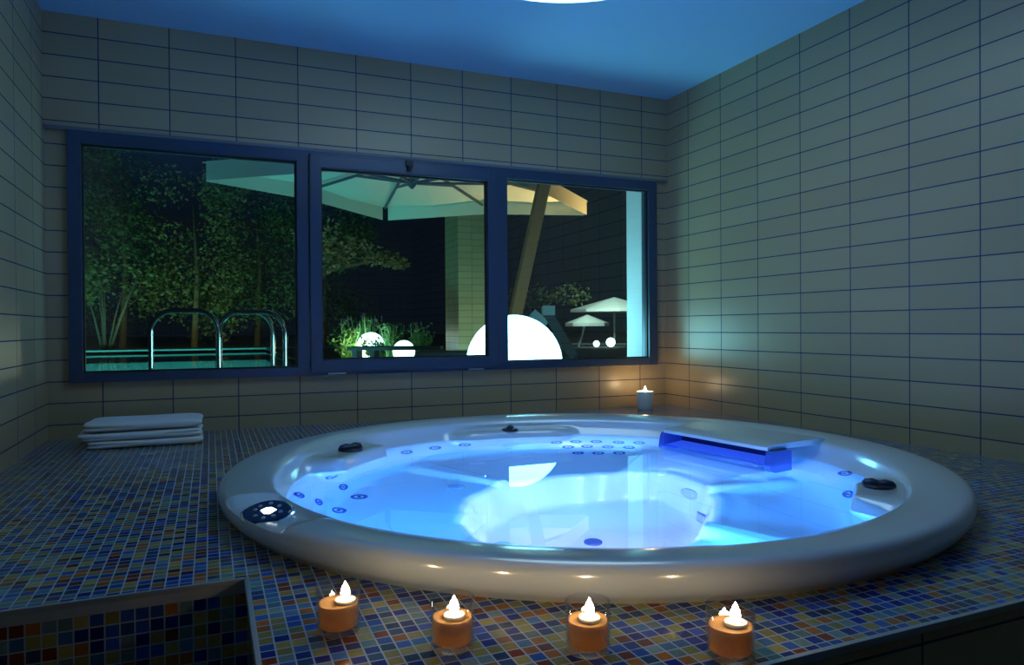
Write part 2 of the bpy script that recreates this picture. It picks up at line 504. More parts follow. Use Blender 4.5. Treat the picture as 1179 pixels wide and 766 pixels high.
tub = empty('hot_tub', TC, 0, 'large round pearl white hot tub sunk in the mosaic platform, glowing blue inside', 'hot tub')
NT = 360
bm = bmesh.new()
rings = []
for i in range(NT):
    th = 360. * i / NT
    c, s = math.cos(math.radians(th)), math.sin(math.radians(th))
    rings.append([bm.verts.new((r * c, r * s, z)) for r, z in cat(profile(th))])
cen = bm.verts.new((0, 0, -.636))
for i in range(NT):
    a = rings[i]; b2 = rings[(i + 1) % NT]
    for k in range(len(a) - 1):
        bm.faces.new((a[k], b2[k], b2[k + 1], a[k + 1]))
    bm.faces.new((a[-1], b2[-1], cen))
shell = obj('shell', fixn(bm), m_tub, tub, True)

# water surface
bm = bmesh.new()
rr = [bm.verts.new((.95 * math.cos(2 * PI * i / 128), .95 * math.sin(2 * PI * i / 128), 0)) for i in range(128)]
bm.faces.new(rr)
wat = obj('tub_water', bm, m_water, None, False, 'still clear blue lit water filling the round hot tub', 'water', None, 'stuff')
wat.location = TC + Vector((0, 0, .0005))

def place(o, pos, nrm, spin=0.):
    z = Vector(nrm).normalized()
    q = Vector((0, 0, 1)).rotation_difference(z)
    o.matrix_local = Matrix.Translation(Vector(pos)) @ q.to_matrix().to_4x4() @ Matrix.Rotation(spin, 4, 'Z')

# jets: ring + bore, sub-parts of each fitting
def make_jet():
    bm = bmesh.new()
    lathe(bm, [(.026, -.004), (.026, .003), (.022, .006), (.016, .004), (.013, -.003)], n=24)
    j = obj('jet', bm, m_jet, tub, True)
    bm = bmesh.new()
    lathe(bm, [(.0135, -.002), (.006, -.001), (.005, .006), (0, .007)], n=16)
    obj('nozzle', bm, m_jetd, j, True)
    return j
JETS = [(-0.8949, 0.171, -0.0454, 0.8845, -0.1639, 0.4369, 1.0), (-0.8342, 0.193, -0.1728, 0.9198, -0.2208, 0.3243, 1.0), (-0.7718, 0.1936, -0.2889, 0.4761, -0.1231, 0.8707, 1.0), (-0.7548, 0.4435, -0.0867, 0.6276, -0.7782, -0.0197, 1.0), (-0.7167, 0.428, -0.2332, 0.8068, -0.4752, 0.351, 1.0), (-0.6768, 0.3405, -0.3007, 0.106, -0.0528, 0.993, 1.0), (-0.3886, 0.8023, -0.0871, 0.391, -0.8197, 0.4185, 1.0), (-0.2469, 0.8548, -0.0907, 0.2579, -0.8708, 0.4185, 1.0), (-0.1034, 0.8749, -0.0926, -0.122, -0.9751, 0.1852, 1.0), (0.8659, -0.3242, -0.0224, -0.7314, 0.2735, 0.6247, 1.0), (0.7348, -0.4541, -0.1516, -0.8036, 0.4896, 0.3384, 1.15), (0.3204, 0.8056, -0.1433, -0.3553, -0.8897, 0.2866, 0.9), (0.4044, 0.7728, -0.1295, -0.4141, -0.8286, 0.3766, 0.9), (0.4863, 0.727, -0.1243, -0.5076, -0.7669, 0.3927, 0.9), (0.5678, 0.6663, -0.1226, -0.5973, -0.6993, 0.3927, 0.9), (0.6392, 0.6048, -0.1123, -0.6612, -0.6274, 0.4113, 0.9), (0.3568, 0.758, -0.2251, -0.4031, -0.8452, 0.351, 0.9), (0.4354, 0.7215, -0.2114, -0.492, -0.8029, 0.3365, 0.9), (0.5135, 0.6688, -0.2101, -0.5733, -0.7471, 0.3365, 0.9), (0.5876, 0.609, -0.2015, -0.649, -0.6839, 0.3332, 0.9), (0.3665, 0.683, -0.2972, -0.1043, -0.192, 0.9758, 0.9), (0.4457, 0.6396, -0.2962, -0.1238, -0.1801, 0.9758, 0.9), (0.5279, 0.5952, -0.289, -0.3258, -0.3683, 0.8707, 0.9)] #JETS#
jet0 = None
for (px, py, pz, nx, ny, nz_, sc) in JETS:
    if jet0 is None: jet0 = make_jet(); j = jet0
    else: j = copy_tree(jet0, tub)
    place(j, (px, py, pz), (nx, ny, nz_))
    j.scale = (sc * 1.18, sc * 1.18, sc)
FIT = {'lens': ((0.4654, 0.0049, -0.427), (-0.99, 0.018, 0.138)), 'vent': ((0.3886, -0.1618, -0.5212), (-0.877, 0.458, 0.142)), 'drain': ((0.005, -0.0876, -0.636), (0.0, 0.0, 1.0)), 'lensL': ((-0.3261, 0.3349, -0.3012), (-0.017, 0.018, 1.0))} #FIT#
if 'lens' in FIT:
    bm = bmesh.new()
    lathe(bm, [(.052, -.004), (.052, .006), (.045, .009), (.042, .006), (.03, .011), (0, .013)], n=32)
    o = obj('suction_cover', bm, m_lens, tub, True); place(o, *FIT['lens'])
if 'drain' in FIT:
    bm = bmesh.new()
    lathe(bm, [(.03, -.003), (.03, .005), (.02, .008), (0, .008)], n=24)
    o = obj('drain', bm, m_jet, tub, True); place(o, *FIT['drain'])
if 'vent' in FIT:
    bm = bmesh.new()
    box(bm, (-.024, -.05, -.003), (.024, .05, .004), 0, .002)
    o = obj('skimmer_grille', bm, m_jet, tub)
    for k in range(3):
        bm = bmesh.new(); box(bm, (-.016, -.038 + k * .029, .004), (.016, -.018 + k * .029, .007))
        obj('slot', bm, m_lens, o)
    place(o, *FIT['vent']); o.scale = (1.5, 1.3, 1.3)
if 'lensL' in FIT:
    bm = bmesh.new()
    lathe(bm, [(.03, -.003), (.03, .004), (.02, .007), (0, .007)], n=24)
    o = obj('seat_fitting', bm, m_lens, tub, True); place(o, *FIT['lensL'])

# diverter knobs
def make_knob():
    k = obj('knob', (lambda b: (lathe(b, [(.0, -.002), (.040, -.002), (.041, .004), (.036, .008), (.0, .009)], n=32), b)[1])(bmesh.new()), m_knob, tub, True)
    bm = bmesh.new()
    secs = []
    for x, w, h in [(-.044, .006, .006), (-.036, .014, .014), (-.016, .017, .018), (-.003, .013, .014), (.003, .013, .014), (.016, .017, .018), (.036, .014, .014), (.044, .006, .006)]:
        secs.append([(x, w * math.cos(a), .007 + h * max(0, math.sin(a)) - .004 * (math.sin(a) < 0)) for a in [2 * PI * q / 12 for q in range(12)]])
    loft(bm, secs)
    obj('grip', fixn(bm), m_knob, k, True)
    return k
k0 = make_knob()
for i, (th, r, z, sp, sc) in enumerate([(137.5, .893, .0435, .4, 1.15), (82, .905, .0315, 1.0, .95), (-47.5, .905, .0435, 2.2, 1.0)]):
    k = k0 if i == 0 else copy_tree(k0, tub)
    k.location = (r * math.cos(math.radians(th)), r * math.sin(math.radians(th)), z)
    k.rotation_euler = (0, 0, sp); k.scale = (sc, sc, sc)

# control panel in its notch on the rim
th = math.radians(-162)
rad = Vector((math.cos(th), math.sin(th), 0))
pn = Vector((-.17, -.34, 1)).normalized()
ax = Vector((math.cos(math.radians(-23)), math.sin(math.radians(-23)), 0))
px = (ax - pn * ax.dot(pn)).normalized(); py = pn.cross(px)
base = rad * 1.075 + Vector((0, 0, .066))
PM = Matrix((px, py, pn)).transposed().to_4x4(); PM.translation = base
def vesica(a, b_, n=16):
    R_ = (a * a + b_ * b_) / (2 * b_); off = R_ - b_; out = []
    al = math.asin(min(1, a / R_))
    for i in range(n): t = -al + 2 * al * i / n; out.append((R_ * math.sin(t), -(R_ * math.cos(t) - off)))
    for i in range(n): t = al - 2 * al * i / n; out.append((R_ * math.sin(t), R_ * math.cos(t) - off))
    return out
def vplate(name, a, b_, z0, z1, m, parent):
    bm = bmesh.new(); v = vesica(a, b_)
    loft(bm, [[(x, y, z0) for x, y in v], [(x, y, z1) for x, y in v], [(x * .93, y * .93, z1 + .002) for x, y in v]])
    return obj(name, fixn(bm), m, parent)
panel = vplate('control_panel', .066, .052, -.030, .004, m_chrome, tub)
panel.matrix_local = PM
vplate('display_glass', .059, .045, .0055, .008, m_panel, panel)
bm = bmesh.new()
vs = [(-.016, 0), (-.004, -.013), (.010, -.014), (.022, .002), (.006, .012), (-.006, .010)]
loft(bm, [[(x, y, .0095) for x, y in vs], [(x, y, .0112) for x, y in vs]])
obj('lit_display', fixn(bm), m_display, panel, label='white glowing display field')
for q, (x, y) in enumerate([(-.030, .004), (-.022, -.020), (.0, -.030), (.022, -.022), (.034, -.006), (.024, .018), (0, .029), (-.022, .018)]):
    bm = bmesh.new(); lathe(bm, [(.0055, .0095), (.005, .0112), (0, .0114)], (x, y, 0), 12)
    obj('button', bm, m_button, panel, True)

# waterfall spout on the far right of the rim
A = Vector((-.935, -1.275, 0)) - TC; B = Vector((-.865, -1.815, 0)) - TC
A.z = B.z = 0
ch = (B - A).normalized(); ln = (B - A).length
outn = Vector((-ch.y, ch.x, 0))
if outn.dot(A) < 0: outn = -outn
def wp(u, d, z): return A + ch * (u * ln) + outn * d + Vector((0, 0, z))
spout = obj('waterfall_spout', (lambda b: (loft(b, [[wp(u, -.004 - .01 * math.sin(PI * u) * 0, .052), wp(u, -.004, .064), wp(u, .004, .070), wp(lerp(.5, u, 1.02), .09, .0745), wp(lerp(.5, u, 1.06), .18, .079), wp(lerp(.5, u, 1.12), .275, .080), wp(lerp(.5, u, 1.12), .285, .060), wp(u, .15, .052)] for u in (0, .02, .15, .3, .5, .7, .85, .98, 1)]), b)[1])(bmesh.new()), m_tub, tub)
autosmooth(spout, 40)
bm = bmesh.new()
loft(bm, [[wp(u, .095, -.02), wp(u, .095, .052), wp(u, .12, .052), wp(u, .12, -.02)] for u in (.01, .99)])
obj('slot_back', fixn(bm), m_acryl_d, spout)
bm = bmesh.new()
loft(bm, [[wp(u, .0, .003), wp(u, .095, .011), wp(u, .095, .002), wp(u, .0, -.006)] for u in (.01, .99)])
obj('pouring_lip', fixn(bm), m_acryl_b, spout)
bm = bmesh.new()
loft(bm, [[wp(u, -.001, .003), wp(u, -.018, -.016), wp(u, -.020, -.06), wp(u, .004, -.12), wp(u, .010, -.117), wp(u, -.013, -.059), wp(u, -.012, -.018), wp(u, .0, -.004)] for u in (.0, .2, .4, .6, .8, 1.)])
obj('clear_apron', fixn(bm), m_acryl, spout, True)
for u0, u1 in ((-.035, .012), (.988, 1.04)):
    bm = bmesh.new()
    sec = [(-.008, .040), (.0, .052), (.10, .052), (.10, -.11), (.010, -.12), (-.018, -.06), (-.018, -.01)]
    loft(bm, [[wp(u, d, z) for d, z in sec] for u in (u0, u1)])
    obj('end_cap', fixn(bm), pbr('blue end cap', (.05, .12, .55), .15), spout)

# underwater lamps in their fittings on the near side
def under_light(name, th, r, z, aim, power, col, size, lens=.04):
    t = math.radians(th)
    p = Vector((r * math.cos(t), r * math.sin(t), z))
    d = (Vector(aim) - p).normalized()
    bm = bmesh.new()
    lathe(bm, [(lens * 1.25, -.010), (lens * 1.25, -.002), (lens, -.001), (0, -.0005)], n=24)
    o = obj('underwater_lamp', bm, m_led, tub, True); place(o, p - d * .004, d)
    l = bpy.data.lights.new(name, 'AREA'); l.shape = 'DISK'; l.size = size; l.energy = power; l.color = col
    lo = bpy.data.objects.new(name, l); COL.objects.link(lo)
    lo.location = TC + p + d * .004
    lo.rotation_euler = d.to_track_quat('-Z', 'Y').to_euler()
WHITE = (.86, .82, 1.0); BLUE = (.03, .31, 1.0)
under_light('tub white light', -112, .490, -.41, (.30, .72, -.12), 5.5, WHITE, .09)
under_light('tub blue light', -150, .865, -.12, (.3, .3, -.30), 15, BLUE, .07)
under_light('tub blue light', -112, .865, -.12, (0, .45, -.30), 15, BLUE, .07)
under_light('tub blue light', -84, .865, -.12, (.3, .2, -.30), 12, BLUE, .07)

# ------------------------------------------------------------------ towels
def towel(loc, w, d, h, turns, rz, label, seed):
    r = random.Random(seed)
    t = empty('folded_towel', loc, rz, label, 'towel', 'folded white towels by the wall')
    # a strip folded back and forth, seen end-on along x, extruded in depth with soft waviness
    lay = h / turns
    pts = []
    for k in range(turns):
        z = lay * (k + .5)
        xs = [-.5, -.35, -.1, .15, .35, .5]
        if k % 2: xs = xs[::-1]
        for x in xs: pts.append((x * (w - lay), z + r.uniform(-.0015, .0015)))
        if k < turns - 1:
            s = 1 if k % 2 == 0 else -1
            pts.append((s * (w / 2 - lay * .15), z + lay * .5))
    th = lay * .475
    P = []
    for i, q in enumerate(pts):
        a = pts[max(0, i - 1)]; b_ = pts[min(len(pts) - 1, i + 1)]
        tx, tz = b_[0] - a[0], b_[1] - a[1]; l = math.hypot(tx, tz); P.append((q, (-tz / l, tx / l)))
    ring = [(q[0] + n[0] * th, q[1] + n[1] * th) for q, n in P] + [(q[0] - n[0] * th, q[1] - n[1] * th) for q, n in reversed(P)]
    bm = bmesh.new()
    ns = 9
    secs = []
    for j in range(ns):
        v = j / (ns - 1)
        sc = 1 - .10 * (abs(2 * v - 1) ** 6)
        ox = .004 * math.sin(5 * v + seed)
        oz = .0025 * math.sin(7 * v + seed * 2)
        secs.append([(x * (1 - .012 * (abs(2 * v - 1) ** 4)) + ox, (v - .5) * d, max(.001, (z - h / 2) * sc + h / 2 + oz)) for x, z in ring])
    loft(bm, secs)
    o = obj('cloth', fixn(bm), m_towel, t, True)
    sm = o.modifiers.new('s', 'SUBSURF'); sm.levels = 1; sm.render_levels = 2
    return t
towel((-2.995, -.225, .0), .465, .32, .034, 2, -.01, 'thin bottom white towel of the folded stack on the platform', 1)
towel((-3.005, -.222, .035), .485, .32, .036, 3, -.02, 'middle white towel of the folded stack, its rolled fold facing left', 2)
towel((-3.0, -.22, .074), .475, .315, .036, 2, .01, 'top white towel of the folded stack below the window', 3)

# ------------------------------------------------------------------ candles
def candle(loc, r, h, label, rot, off, wax_top):
    t = empty('candle', loc, rot, label, 'candle', 'candles in clear glasses along the tub front')
    bm = bmesh.new()
    lathe(bm, [(0, .0005), (r - .004, .0005), (r, .004), (r, h - .001), (r - .001, h), (r - .0025, h - .001), (r - .0025, .012), (r - .006, .009), (0, .009)], n=48)
    obj('glass_cup', bm, m_cup, t, True)
    bm = bmesh.new()
    ri = r - .003
    lathe(bm, [(0, .011), (ri - .004, .011), (ri, .014), (ri, wax_top), (ri - .003, wax_top - .002), (ri * .5, wax_top - .003), (0, wax_top - .004)], n=40)
    obj('wax', bm, m_wax, t, True)
    bm = bmesh.new()
    tube(bm, [(off, 0, wax_top - .002), (off + .0005, 0, wax_top + .008)], .0012, 8)
    obj('wick', bm, m_wick, t)
    bm = bmesh.new()
    lathe(bm, [(0, wax_top - .004), (.0165, wax_top - .004), (.0175, wax_top + .001), (.0165, wax_top + .003), (0, wax_top + .0015)], (off, 0, 0), 24)
    obj('floating_light', bm, m_waxw, t, True, label='small white floating candle in the amber fill')
    bm = bmesh.new()
    lathe(bm, [(0, .0), (.0045, .002), (.0078, .008), (.0068, .015), (.0035, .022), (0, .029)], (off, 0, wax_top + .004), 20)
    obj('flame', bm, m_flame, t, True)
    l = bpy.data.lights.new('candle flame light', 'POINT'); l.energy = CANDLE_W; l.color = (1, .50, .16); l.shadow_soft_size = .008
    lo = bpy.data.objects.new('candle flame light', l); COL.objects.link(lo)
    lo.location = Vector(loc) + Vector((off * math.cos(rot), off * math.sin(rot), wax_top + .018))
    return t
CANDLE_W = 1.1
candle((-2.531, -2.602, 0), .0362, .080, 'amber candle in clear glass, farthest left of the four before the tub', .0, .012, .050)
candle((-2.374, -2.736, 0), .0352, .080, 'amber candle in clear glass, second from the left before the tub', -.4, .003, .050)
candle((-2.184, -2.836, 0), .0350, .080, 'amber candle in clear glass, second from the right before the tub', .1, .003, .051)
candle((-1.993, -2.941, 0), .0366, .080, 'amber candle in clear glass, farthest right beside the platform edge', .0, .010, .050)

t = empty('candle', (-.278, -.145, 0), 0, 'white frosted candle jar alone in the far corner below the window', 'candle')
bm = bmesh.new()
lathe(bm, [(0, .0005), (.044, .0005), (.046, .003), (.052, .108), (.050, .110), (.048, .108), (.046, .090), (0, .089)], n=40)
obj('frosted_jar', bm, m_frost, t, True)
bm = bmesh.new(); lathe(bm, [(.046, .088), (.044, .092), (0, .090)], n=32)
obj('wax', bm, m_waxw, t, True)
bm = bmesh.new(); tube(bm, [(0, 0, .088), (0, 0, .102)], .0015, 8)
obj('wick', bm, m_wick, t)
bm = bmesh.new(); lathe(bm, [(0, 0), (.006, .005), (.009, .013), (.007, .022), (.003, .034), (0, .042)], (0, 0, .099), 20)
obj('flame', bm, m_flame, t, True)
l = bpy.data.lights.new('corner candle light', 'POINT'); l.energy = .5; l.color = (1, .6, .25); l.shadow_soft_size = .01
lo = bpy.data.objects.new('corner candle light', l); COL.objects.link(lo); lo.location = (-.278, -.145, .15)

# ------------------------------------------------------------------ ceiling lamp
t = empty('ceiling_lamp', (-1.52, -1.60, CEIL), 0, 'very large round white ceiling lamp over the hot tub', 'lamp')
bm = bmesh.new(); lathe(bm, [(.585, 0), (.590, -.01), (.590, -.045), (.575, -.05), (.575, 0)], n=96)
obj('lamp_ring', fixn(bm), m_plaster, t, True)
bm = bmesh.new(); lathe(bm, [(.574, -.03), (.572, -.055), (.55, -.066), (.4, -.074), (0, -.078)], n=96)
obj('opal_shade', bm, m_opal, t, True)

# ------------------------------------------------------------------ outside
GZ = -.07
bm = bmesh.new()
PX0, PX1, PY0, PY1 = -16, -1.3, 2.95, 17.4
box(bm, (-30, YB, GZ - .3), (30, PY0, GZ)); box(bm, (PX1, PY0, GZ - .3), (30, 60, GZ)); box(bm, (-30, PY1, GZ - .3), (PX1, 60, GZ)); box(bm, (-30, PY0, GZ - .3), (PX0, PY1, GZ))
struct('ground', bm, m_paving, 'dark paved garden terrace outside the window', 'ground')
bm = bmesh.new()
for A_, B_ in [((PX0, PY0 - .02, -1.5), (PX1, PY0, GZ + .01)), ((PX0, PY1, -1.5), (PX1 + 2.1, PY1 + .35, GZ + .04)), ((PX1, PY0, -1.5), (PX1 + .02, PY1, GZ + .01)), ((PX0 - .02, PY0, -1.5), (PX0, PY1, GZ + .01)), ((PX0, PY0, -1.55), (PX1, PY1, -1.5))]:
    box(bm, A_, B_)
obj('pool_basin', fixn(bm), m_pool, None, False, 'outdoor swimming pool basin with pale coping beyond the left pane', 'pool', None, 'structure')
bm = bmesh.new()
bm.faces.new([bm.verts.new(q) for q in ((PX0, PY0, GZ - .05), (PX1, PY0, GZ - .05), (PX1, PY1, GZ - .05), (PX0, PY1, GZ - .05))])
o = obj('pool_water', bm, m_poolwater, None, False, 'dark teal water of the outdoor pool behind the left pane', 'water', None, 'stuff')

def hoop(a, b_, top, label):
    a = Vector((*a, 0)); b_ = Vector((*b_, 0))
    t = empty('pool_handrail', (a.x, a.y, GZ), 0, label, 'handrail', 'chrome pool handrails')
    e = b_ - a; e.z = 0; Lh = e.length; e.normalize()
    R_ = .17
    H = top - GZ
    pts = [Vector((0, 0, 0)), Vector((0, 0, H * .4)), Vector((0, 0, H - R_))]
    for k in range(1, 9): an = PI / 2 * k / 8; pts.append(e * (R_ - R_ * math.cos(an)) + Vector((0, 0, H - R_ + R_ * math.sin(an))))
    for k in range(0, 9): an = PI / 2 * k / 8; pts.append(e * (Lh - R_ + R_ * math.sin(an)) + Vector((0, 0, H - R_ + R_ * math.cos(an))))
    pts += [e * Lh + Vector((0, 0, H * .4)), e * Lh]
    bm = bmesh.new(); tube(bm, pts, .019, 14)
    obj('tube', bm, m_chrome, t, True)
    for q in (Vector((0, 0, 0)), e * Lh):
        bm = bmesh.new(); lathe(bm, [(.05, .0), (.05, .012), (.022, .02)], tuple(q), 20)
        obj('flange', bm, m_chrome, t, True)
hoop((-3.155, 2.355), (-2.668, 2.152), .655, 'chrome pool handrail arch standing alone at the left')
hoop((-2.672, 2.38), (-2.174, 2.156), .645, 'chrome pool handrail arch nearest the middle window post')
hoop((-2.655, 2.69), (-2.24, 2.511), .655, 'chrome pool handrail arch just behind the right-hand one')

# big globe lamp close to the panes
o = obj('globe_lamp', (lambda b: (lathe(b, [(.331 * math.sin(PI * k / 40), -.331 * math.cos(PI * k / 40)) for k in range(41)], n=64), b)[1])(bmesh.new()), m_globe, None, True,
        'big glowing white globe lamp on the ground right outside the window', 'lamp')
o.location = (-.795, .68, GZ + .331)
for x, y, r_, lab in [(-.016, 9.17, .25, 'glowing garden globe half hidden by tall plants'), (.24, 7.76, .185, 'small glowing garden globe right of the planted one'),
                      (7.69, 13.49, .13, 'tiny far glowing globe beyond the white parasols, the larger one'), (7.30, 13.62, .09, 'tiny far glowing globe beside the larger far one')]:
    o = obj('garden_globe', (lambda b: (lathe(b, [(r_ * math.sin(PI * k / 20), -r_ * math.cos(PI * k / 20)) for k in range(21)], n=32), b)[1])(bmesh.new()), m_globe_far, None, True, lab, 'lamp', 'glowing globes in the garden')
    o.location = (x, y, GZ + r_)

# cantilever parasol
um = empty('cantilever_parasol', (.1, 2.2, GZ), 0, 'large cream cantilever parasol seen from below outside the window', 'parasol')
UC = Vector((-.45, 4.05, 0)); ZE = 2.16
c_l = Vector((-2.79, 3.80, ZE)); c_f = Vector((-.53, 5.74, ZE)); c_r = Vector((1.86, 4.36, ZE)); c_n = c_l + c_r - c_f
apex = (c_l + c_r + c_f + c_n) / 4; apex.z = 2.50; apex.x -= .12; apex.y += .03
cor = [c_l, c_f, c_r, c_n]
IU = -um.location
bm = bmesh.new()
K = 8
for q in range(4):
    a, b_ = cor[q], cor[(q + 1) % 4]
    mid = (a + b_) / 2; mid.z += .05
    for (u, v) in ((a, mid), (mid, b_)):
        prev = None
        for k in range(K + 1):
            t = k / K
            row = [apex.lerp(u, t), apex.lerp(u, t).lerp(apex.lerp(v, t), .5), apex.lerp(v, t)]
            row[1].z -= .03 * t
            vs = [bm.verts.new(x + IU) for x in row]
            if prev:
                for e_ in (0, 1):
                    bm.faces.new((prev[e_], prev[e_ + 1], vs[e_ + 1], vs[e_]))
            prev = vs
bmesh.ops.remove_doubles(bm, verts=bm.verts, dist=.002)
canopy = obj('canopy', fixn(bm), m_canopy, um)
so = canopy.modifiers.new('t', 'SOLIDIFY'); so.thickness = .006
for q in range(4):
    a, b_ = cor[q].copy(), cor[(q + 1) % 4].copy()
    d = (b_ - a).normalized(); a2 = a + d * .05; b2 = b_ - d * .05
    bm = bmesh.new()
    n = 12
    top = []; bot = []
    for k in range(n + 1):
        t = k / n; pt = a2.lerp(b2, t); pt.z = ZE + .05 * (1 - abs(2 * t - 1)) + .005
        hh = .19
        top.append(bm.verts.new(pt + IU)); pb = pt.copy(); pb.z -= hh; bot.append(bm.verts.new(pb + IU))
    for k in range(n): bm.faces.new((top[k], top[k + 1], bot[k + 1], bot[k]))
    v = obj('valance', bm, m_canopy, um)
    so = v.modifiers.new('t', 'SOLIDIFY'); so.thickness = .006
hubp = Vector((apex.x, apex.y, 2.17))
bm = bmesh.new(); lathe(bm, [(0, -.07), (.02, -.06), (.045, -.03), (.06, .0), (.06, .04), (.03, .06), (.04, .30)], tuple(hubp + IU), 20)
obj('hub', bm, m_rib, um, True)
for q in range(8):
    e_ = cor[q // 2] if q % 2 == 0 else (cor[q // 2] + cor[(q // 2 + 1) % 4]) / 2
    bm = bmesh.new()
    p1 = apex.lerp(e_, .97); p1.z -= .03; p0 = apex.copy(); p0.z -= .05
    beam(bm, p0 + IU, p1 + IU, .025, .03)
    pm = apex.lerp(e_, .52); pm.z -= .045
    beam(bm, hubp + IU, pm + IU, .028, .028)
    obj('rib', fixn(bm), m_rib, um)
bm = bmesh.new()
ma = Vector((-.25, 2.31, GZ)); mb = Vector((.29, 2.10, 2.5))
beam(bm, ma + IU, mb + IU, .11, .07, up=(0, 1, 0))
obj('mast', fixn(bm), m_mast, um, label='leaning brown timber mast')
bm = bmesh.new()
beam(bm, mb + Vector((-.01, 0, -.02)) + IU, Vector((apex.x, apex.y, 2.9)) + IU, .08, .09)
obj('arm', fixn(bm), m_mast, um)
bm = bmesh.new(); box(bm, (-.75 , 1.9 , GZ), (.15, 2.6, GZ + .03)); bmesh.ops.translate(bm, verts=bm.verts, vec=IU)
obj('base_plate', fixn(bm), m_dark, um)

# tiled pillar beyond the parasol
bm = bmesh.new(); box(bm, (.78, 6.5, GZ), (1.45, 7.15, 3.6))
obj('garden_pillar', fixn(bm), m_wall, None, False, 'square tiled pillar outside behind the middle pane', 'pillar')

# low garden bench
t = empty('garden_bench', (-.55, 5.05, GZ), math.radians(-23), 'low dark bench in front of the lit garden plants', 'bench')
bm = bmesh.new(); box(bm, (-.58, -.2, .30), (.58, .2, .345), 0, .006); obj('seat', bm, m_dark, t)
for x in (-.5, -.28, .5):
    bm = bmesh.new(); box(bm, (x - .03, -.17, 0), (x + .03, .17, .31)); obj('leg', bm, m_dark, t)

# plants around the globes
def tuft(loc, h, n, spread, label, flowers, seed):
    r = random.Random(seed)
    t = empty('garden_plant', loc, 0, label, 'plant', 'plants around the garden globes')
    bm = bmesh.new(); fl = bmesh.new()
    for k in range(n):
        a = r.uniform(0, 2 * PI); L = h * r.uniform(.55, 1.05); lean = r.uniform(.1, 1) * spread
        p0 = Vector((r.uniform(-.12, .12), r.uniform(-.1, .1), 0)); tip = p0 + Vector((math.cos(a) * lean, math.sin(a) * lean, L))
        side = Vector((-math.sin(a), math.cos(a), 0)) * .012
        mid = p0.lerp(tip, .55) + Vector((0, 0, L * .08))
        v = [bm.verts.new(x) for x in (p0 - side, p0 + side, mid + side * 1.3, mid - side * 1.3)]
        bm.faces.new(v); tp = bm.verts.new(tip); bm.faces.new((v[3], v[2], tp))
        for j in range(5):
            q = p0.lerp(tip, r.uniform(.25, .95)); dd = Vector((r.uniform(-1, 1), r.uniform(-1, 1), r.uniform(0, 1))).normalized() * .09
            ss = dd.cross(Vector((r.uniform(-1, 1), r.uniform(-1, 1), .3))).normalized() * .02
            bm.faces.new([bm.verts.new(x) for x in (q, q + dd * .5 + ss, q + dd, q + dd * .5 - ss)])
        if flowers and k % 3 == 0:
            for j in range(4):
                q = tip + Vector((0, 0, -.05 + .03 * j)); s_ = .016
                fl.faces.new([fl.verts.new(q + Vector(x) * s_) for x in ((-1, 0, 0), (0, -.6, -.8), (1, 0, 0), (0, .6, .9))])
    obj('foliage', bm, m_leafg, t)
    if flowers: obj('flower', fl, m_flower, t)
    else: fl.free()
    for c_ in t.children:
        if c_.name.startswith('flower'): c_['kind'] = 'stuff'
tuft((-.42, 9.35, GZ), .62, 70, .32, 'leafy garden plant at the left of the planted globe', False, 11)
tuft((-.10, 9.65, GZ), .80, 90, .42, 'tall pale flowering plant right behind the planted globe', True, 12)
tuft((.02, 8.85, GZ), .40, 40, .22, 'low plant growing in front of the planted globe', False, 13)
tuft((.42, 9.35, GZ), .68, 80, .36, 'green plant between the two garden globes', False, 14)
tuft((.85, 9.0, GZ), .66, 45, .30, 'thin dry plant right of the small garden globe', True, 15)

# trees
def tree(loc, centres, n, leaf, m_leaf, trunk, label, cat_='tree', grp='trees beyond the pool', seed=1, tr=.06):
    r = random.Random(seed)
    t = empty('garden_tree', loc, 0, label, cat_, grp)
    bm = bmesh.new()
    for path in trunk:
        tube(bm, path, [tr * (1 - .75 * k / (len(path) - 1)) for k in range(len(path))], 7)
    obj('trunk', bm, m_bark, t, True)
    bm = bmesh.new(); leaves(bm, centres, n, leaf, r)
    obj('crown', bm, m_leaf, t)
def blob(r, h, w, k):
    out = []
    for _ in range(k):
        z = r.uniform(.15, 1) * h
        out.append(((r.uniform(-w, w) * (1.1 - .4 * z / h), r.uniform(-w, w) * .6, z), (w * .45, w * .45, h * .13)))
    return out
rt = random.Random(3)
for i, (x, y, h, w, mm, lab) in enumerate([(-8.2, 20.6, 6.2, 1.9, m_leafo, 'olive tree at the far left beyond the pool'), (-5.3, 21.6, 6.4, 1.8, m_leafd, 'dark green tree second from the left beyond the pool'),
        (-3.2, 20.4, 5.6, 1.6, m_leafo, 'pale olive tree in the middle beyond the pool'), (-1.3, 21.2, 6.0, 1.7, m_leafd, 'dark green tree behind the handrails on the right'), (.7, 20.2, 5.2, 1.5, m_leafd, 'dark tree beyond the pool end behind the middle sash')]):
    tree((x, y, GZ), blob(rt, h, w, 26), 5200, .135, mm, [[(0, 0, 0), (.1, 0, h * .4), (.0, .1, h * .8)]], lab, seed=20 + i, tr=.11)
st = []
for k in range(8):
    a = rt.uniform(-1, 1); st.append([(a * .15, 0, 0), (a * .5, rt.uniform(-.2, .2), .9), (a * 1.2, rt.uniform(-.3, .3), 2.2)])
tree((-5.35, 18.1, GZ), [((0, 0, 2.3), (1.3, .7, .8)), ((-.5, 0, 1.7), (.8, .5, .6))], 420, .14, m_leafo, st, 'slender tree with many pale stems fanning up at the far pool edge', 'tree', None, 31, .035)
br = [[(-1.1, 0, 0), (-1.0, 0, .9), (-.7, 0, 1.6), (.05, 0, 2.2)], [(-.85, 0, 1.2), (-.3, .2, 2.3), (-.2, .2, 2.7)], [(-.6, 0, 1.7), (.4, 0, 1.95), (.95, -.1, 1.85)], [(-.9, 0, 1.0), (-1.2, .1, 2.4)]]
